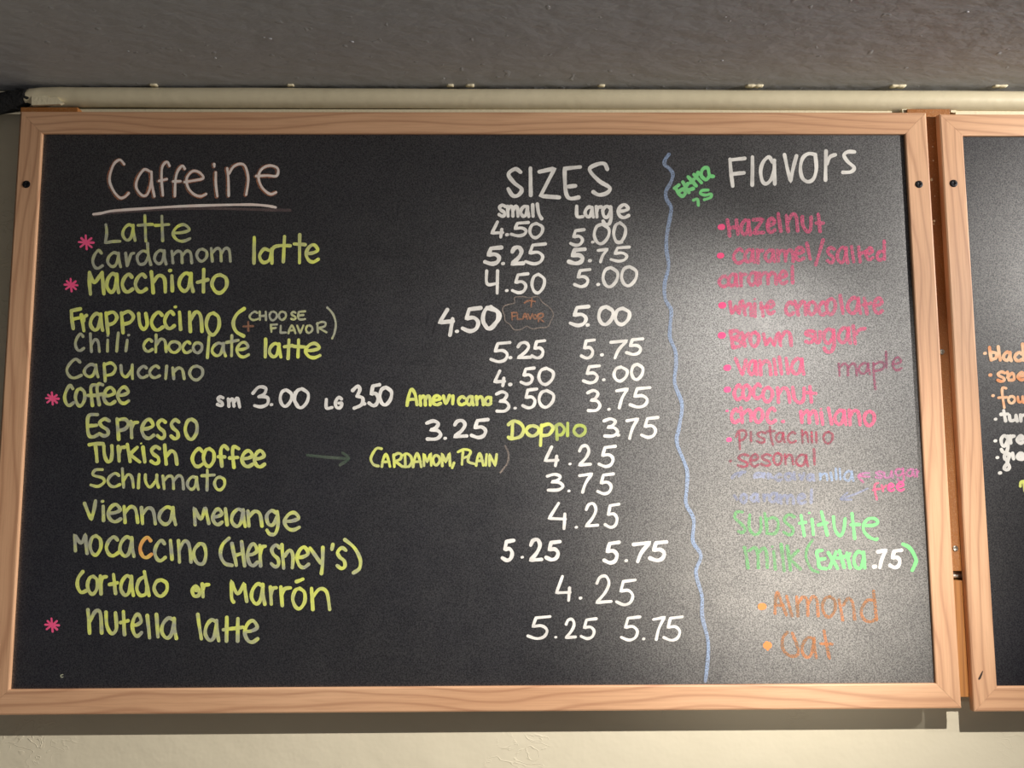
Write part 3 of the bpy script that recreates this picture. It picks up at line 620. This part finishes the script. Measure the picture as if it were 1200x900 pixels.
LINE = "~783.8,181 779.5,187 779,193 785,198 788.5,205 785.5,215 780.5,224 781,233 786.5,243 785.5,253 781.5,275 781,292 783.5,312 779,332 779.5,350 786.5,363 785.5,380 785.3,396 791.3,411 792.2,428 790.7,449 799.2,474 796,500 793.3,519 804.8,550 804.8,572 804,590 813,609 812,634 821.5,651 815.5,671 822.5,698 823,722 829.8,752 829,778 826.6,798"
w('b', 4.3, LINE, 'wavy blue dividing line')
w('w', 4.3, "#U;~716,200 725,320 740,435|718,207 845,192|745,328 838,320;~914,180 912,425;~1088,225 1058,180 1010,220 985,300 1000,390 1035,415 1078,375 1102,300 1105,210|1105,210 1110,415;#V;~145,160 172,290 200,395 200,395 218,290 250,170;~415,160 360,150 308,185 285,270 300,360 350,397 400,370 425,280 415,160;~510,128 507,250 505,382|518,240 545,180 592,160;~760,135 700,135 668,165 700,220 757,272 730,310 658,315", 'white handwritten heading reading Flavors')
w('E', 4.2, "#U;~228,455 268,425|240,450 262,500 300,525 322,500|262,485 300,462;~302,400 355,492|345,415 312,475 392,458;~348,355 418,432|370,405 405,370;~400,335 465,405|425,350 435,315;~535,345 505,380 462,340 478,285 520,278 535,340 568,350", 'slanting green handwriting reading Extra')
w('E', 3.4, "#U;~525,470 470,475 455,500 500,515 548,505 545,535 490,555;~395,560 430,550 438,605", 'slanting green handwriting reading 75')

w('P', 3.0, "#W;.253,260,4.0;.245,595,4.0;#Y;.265,578,4.0;#a;.160,230,4.2;.222,610,4.0;#c;.125,165,3.6;.145,752,3.0;#c;.120,415,1.8", 'hot pink bullet dots')
w('p', 4.3, "#W;~325,180 340,270 352,362|430,180 448,345|340,272 440,262;a 480 592 180 350;~628,175 740,168 740,168 632,332 632,332 748,325;e 792 878 158 322;~920,105 950,308;~1015,125 1035,310|1035,200 1080,115 1130,140 1148,305;#X;~100,140 108,240 160,312 200,280 205,145;~290,112 310,310|265,215 345,215", 'pink handwriting reading Hazelnut')
w('p', 4.2, "#W;c 398 510 518 682;a 525 640 525 672;r 678 735 530 680;a 765 878 530 665;m 912 1095 528 662;#X;e 18 118 498 648;~155,450 195,638", 'pink handwriting reading caramel')
w('p', 4.0, "#X;~345,412 300,570 260,702;s 392 475 500 678;a 508 635 500 678;~680,490 705,668;~763,495 780,668|768,578 840,548;e 848 928 505 642;~1055,545 1000,555 978,610 1010,648 1062,620|1062,425 1065,640", 'pink handwriting reading salted')
w('p', 4.2, "#Y;c 228 325 235 358;a 335 442 212 352;r 478 538 208 352;a 568 680 192 342;m 700 895 192 325;e 928 1022 180 322;~1085,120 1088,312", 'pink handwriting reading caramel, second line')
w('p', 4.3, "#Y;~355,540 375,680 375,680 425,590 425,590 460,680 460,680 478,540;~500,530 532,690|530,600 590,560 605,700;~645,560 648,705;.645,505,1.8;~718,550 742,702|715,610 800,590;e 785 870 530 675", 'pink handwriting reading white')
w('p', 4.3, "#Y;c 1008 1095 540 690;#Z;~15,530 55,690|60,600 100,535 135,560 140,685;o 168 265 535 682;c 295 382 538 688;o 385 492 498 682;~545,465 580,670;a 628 785 488 675;~828,495 860,675|815,575 905,552;e 942 1038 492 670", 'pink handwriting reading chocolate')
w('p', 4.4, "#a;~258,182 275,280 292,368|262,185 340,180 352,235 290,268 375,300 370,355 292,372;~395,200 430,352|420,260 470,205;o 490 595 192 355;w 648 805 215 350;~825,205 850,350|850,270 900,190 955,215 972,350", 'pink handwriting reading Brown')
w('p', 4.3, "#b;~130,185 65,178 45,215 110,240 130,285 90,315 45,300;~150,190 165,300 205,300 210,190;g 248 385 155 420;a 422 565 140 318;~598,120 622,325|635,215 670,165 738,150", 'pink handwriting reading sugar')
w('p', 4.3, "#a;~322,505 360,600 402,688 402,688 425,600 440,520;a 468 570 528 688;n 605 735 525 690;~770,510 795,685;~830,488 862,682;~912,500 938,672;a 972 1120 502 685", 'pink handwriting reading vanilla')
w('u', 3.0, "#b;m 428 640 555 700;a 660 795 555 682;~835,555 842,700 858,855|848,575 920,540 962,575 935,628 862,645;~985,425 990,605;e 1060 1165 488 638", 'mauve handwriting reading maple')
w('p', 4.3, "#c;c 205 290 112 282;o 305 395 112 280;c 428 520 102 268;o 540 655 138 305;n 712 855 142 315;~890,140 908,260 960,318 1015,285 1022,150;~1092,128 1110,312|1058,200 1160,212", 'pink handwriting reading coconut')
w('p', 4.3, "#c;c 172 255 392 552;~282,382 298,552|298,460 360,405 395,430 400,530;o 440 540 388 545;c 588 685 382 555;.775,540,2.6;#d;~-15,425 0,550|10,460 50,415 75,440 85,550|95,460 130,415 160,440 178,560;~222,435 242,572;.220,392,1.8;~310,382 345,568;a 378 515 408 575;n 552 680 405 578;o 728 850 418 585", 'pink handwriting reading choc. milano')
w('r', 2.8, "#c;~225,715 255,655 320,645 348,690 315,745 275,762|262,680 272,865;~398,660 402,772;s 468 570 662 788;~622,600 635,720 658,815|590,655 680,650;a 690 795 668 780;c 832 925 662 788;~998,640 1005,790|1010,700 1050,665 1075,780;~1110,660 1115,785;~1165,660 1170,785;#d;o 250 362 658 795", 'worn rose handwriting reading pistachio')
w('r', 3.0, "#e;.158,202,2.2;s 243 372 125 272;e 392 490 125 265;s 518 635 125 258;o 665 765 108 245;n 800 895 125 240;a 925 1070 128 262;~1140,62 1146,242", 'worn rose handwriting reading sesonal')
w('B', 3.6, "#e;~180,400 230,350 330,330;~300,330 260,380;~440,370 480,345 560,352|440,395 540,380;~555,350 552,395;~600,350 605,400|625,360 650,400;c 688 760 355 430;o 800 885 345 425;~905,340 915,420;~970,360 995,420 1020,345;a 1060 1140 360 430", 'smeared blue handwriting')
w('B', 3.6, "#e;~205,610 235,650;o 280 352 590 690;a 398 490 590 675;r 550 600 598 672;a 615 720 580 685;m 745 900 600 700;e 950 1035 590 700;~1112,540 1105,690", 'smeared blue handwriting, lower line')
w('b', 2.8, "#f;~10,350 15,420|15,380 50,350 85,360 95,425;~135,340 150,430;~192,290 202,412;~240,295 248,415;a 288 402 320 435", 'pale blue handwriting reading illa')
w('l', 2.6, "#f;~585,345 520,345 455,380 515,450|470,378 590,385", 'lilac arrow')
w('l', 2.7, "#f;s 660 740 325 402;~760,340 770,392 820,395 848,325|848,325 862,395;~975,300 915,300 895,345 930,375 975,345 980,290|980,290 990,380 990,435 940,440 918,410;a 1020 1115 298 382;~1140,305 1148,385|1148,340 1165,320", 'lilac-pink handwriting reading sugar')
w('p', 2.8, "#f;~690,458 655,480 650,540 675,650|630,540 712,530;~735,490 748,555|748,520 785,490", 'pink handwriting reading fr')
w('P', 2.6, "#f;e 808 872 468 552;e 912 992 455 548", 'hot pink handwriting reading ee')
w('B', 2.4, "#f;~568,525 420,590 250,650|330,575 250,650 380,655", 'faint lilac arrow')
w('e', 3.7, "#g;~225,150 175,150 160,200 215,255 250,300 225,330 190,320;~290,175 285,290 335,350 385,310 385,200;~420,160 438,260 440,335|440,215 505,200 542,250 515,335 440,340;s 585 680 172 350", 'worn green handwriting reading Subs')
w('E', 3.7, "#g;~740,180 770,358|725,248 782,240;~838,215 850,348;.812,158,1.6;~920,148 972,352|893,264 970,245;~1025,192 1038,300 1082,358 1115,310 1128,210;#h;~438,165 450,270 462,382|430,262 505,260;~540,268 620,268 665,245 640,210 580,212 540,262 545,320 590,370 645,392 660,385", 'green handwriting reading titute')
w('e', 4.0, "#g;~243,462 262,550 275,642|285,490 335,462 360,520 365,640|372,500 415,465 438,520 445,640;~500,495 515,652;.487,455,1.8;~565,435 580,550 592,665;~620,450 635,560 648,660|715,490 640,560 640,560 735,650", 'worn green handwriting reading Milk')
w('e', 3.3, "#g;~845,395 800,460 785,550 830,650 895,680", 'green opening bracket')
w('E', 4.0, "#h;~175,487 130,500 140,570 155,635 212,648|142,570 200,560;x 230 312 500 645;~328,490 370,638|308,555 380,540;~392,510 422,640|400,560 420,515;~540,520 490,500 455,560 470,630 515,640 540,560|540,505 550,640", 'bright green handwriting reading Extra')
w('w', 4.4, "#h;.637,630,3.0;7 665 738 485 638;5 772 872 485 638", 'white handwritten .75')
w('E', 4.4, "#h;~885,432 950,470 1000,565 992,610 968,662", 'bright green closing bracket')
w('A', 4.0, "#i;.155,272,5.0;.195,576,5.0;~190,555 198,605", 'bright orange bullet dots')
w('a', 3.7, "#i;~255,325 258,230 275,160 305,240 345,338|260,262 318,262;~345,190 388,345;m 425 592 190 345;o 625 730 192 352;~755,215 785,378|790,262 825,210 862,245 878,372;~1035,225 975,225 930,300 945,365 1000,392 1048,365|1025,150 1048,375", 'orange handwriting reading Almond')
w('a', 3.7, "#i;~350,475 315,525 320,610 375,658 430,650 432,590 390,480;a 462 578 512 672;~638,460 655,560 680,675|612,562 700,565", 'orange handwriting reading Oat')

# right board
v = lambda *a, **k: write(right, *a, **k)
v('t', 4.0, "#j;.308,217,2.3;~355,155 375,285|375,205 425,215 425,262 378,285;~448,148 470,288;a 500 585 205 292;c 622 700 208 295;~705,120 718,292|750,190 718,235 760,290", 'peach handwriting reading black')
v('t', 3.6, "#j;.365,445,2.5;s 438 518 412 512;~545,415 560,500|545,470 600,425 615,490 560,500;e 655 725 420 497;e 745 815 420 497", 'peach handwriting reading swe')
v('t', 3.2, "#j;.393,663,2.4;~530,585 495,580 490,640 512,788|450,685 540,680;o 555 625 668 742;~655,675 665,728 700,720 705,675|705,675 715,735", 'peach handwriting reading fou')
v('w', 3.9, "#k;.382,92,2.5;~460,10 478,108|435,45 500,42;~515,55 525,105 572,95 578,55|578,55 590,108;r 620 668 50 110", 'white handwriting reading tur')
v('w', 4.0, "#k;.380,300,2.3;g 432 508 250 408;r 522 562 252 320;e 590 652 252 322", 'white handwriting reading gree, upper')
v('w', 4.0, "#k;.400,460,2.6;~505,430 470,435 475,475 510,465 512,425|512,425 500,500 465,560 495,578 515,550 490,495;~545,420 555,472;e 590 655 418 478;.425,608,2.8", 'white handwriting reading gie and a dot')
v('y', 3.6, "#k;~620,735 625,700 655,688|655,690 662,780", 'yellow-green edge of a letter')
screw(1117.5, 215, 0, 4.7, right) if False else None
def put_on_right(bm, name, mat, label=None):
    inv = right.matrix_world.inverted()
    for q in bm.verts: q.co = inv @ q.co
    o = obj(name, bm, mat, right)
    if label: o['label'] = label
    return o
put_on_right(screw_bm(at(1117.5, 215, 0), 4.7*MM, 0.0012), 'screw', M['screw'])
put_on_right(flat_patch([(1146.3, 795.5), (1148, 792), (1151, 786.5), (1152.2, 786), (1151, 791), (1149.3, 795.5), (1147, 797)], -0.0002, 0.0003), 'scuff_mark', M['scuff'], 'dark scuff on the frame')

# cream strips added behind the boards to make a thin lit line over the frames
for (a_, b_, y_, lab) in ((91.5, 1062, 127.6, 'added thin cream strip catching light just above the large board'), (1119.5, 1560, 129.0, 'added thin cream strip catching light above the second board at the right edge')):
    A_, B_ = at(a_, y_, 0.019), at(b_, y_, 0.019); zt_ = A_.z if a_ < 100 else A_.z
    st = empty('added_catch_strip', ((A_.x+B_.x)/2, WALL, zt_ - 0.03), lab, 'strip')
    bm = bmesh.new(); bm_box(bm, A_.x, B_.x, 0.019, WALL - 0.0002, zt_ - 0.03, zt_, 0.0006)
    child(bm, 'strip', M['paint_flake'], st, False)

# small lumps of paint on the ceiling
cl = bpy.data.objects['ceiling']
for px, py, s in ((316, 45.5, 3.6), (309, 44, 2), (412, 49, 3.6), (252, 68, 2.4), (846, 71, 2.6), (820, 72, 2.0), (1133, 14, 3), (520, 92, 2.0), (150, 60, 2.0), (850, 20, 1.8), (632, 88, 1.8)):
    d = CX * ((px - 600) / F_PX) + CY * ((py - 450) / F_PX) + CZ; c = CAM + d * ((ceil_z - CAM.z) / d.z)
    bm = bmesh.new(); bmesh.ops.create_icosphere(bm, subdivisions=2, radius=s*MM*0.55)
    for q in bm.verts: q.co = Vector((q.co.x*(1.2 + 0.3*rnd.random()), q.co.y*1.1, q.co.z*0.45)) + c
    o = obj('paint_lump', bm, M['ceiling'], cl, True)
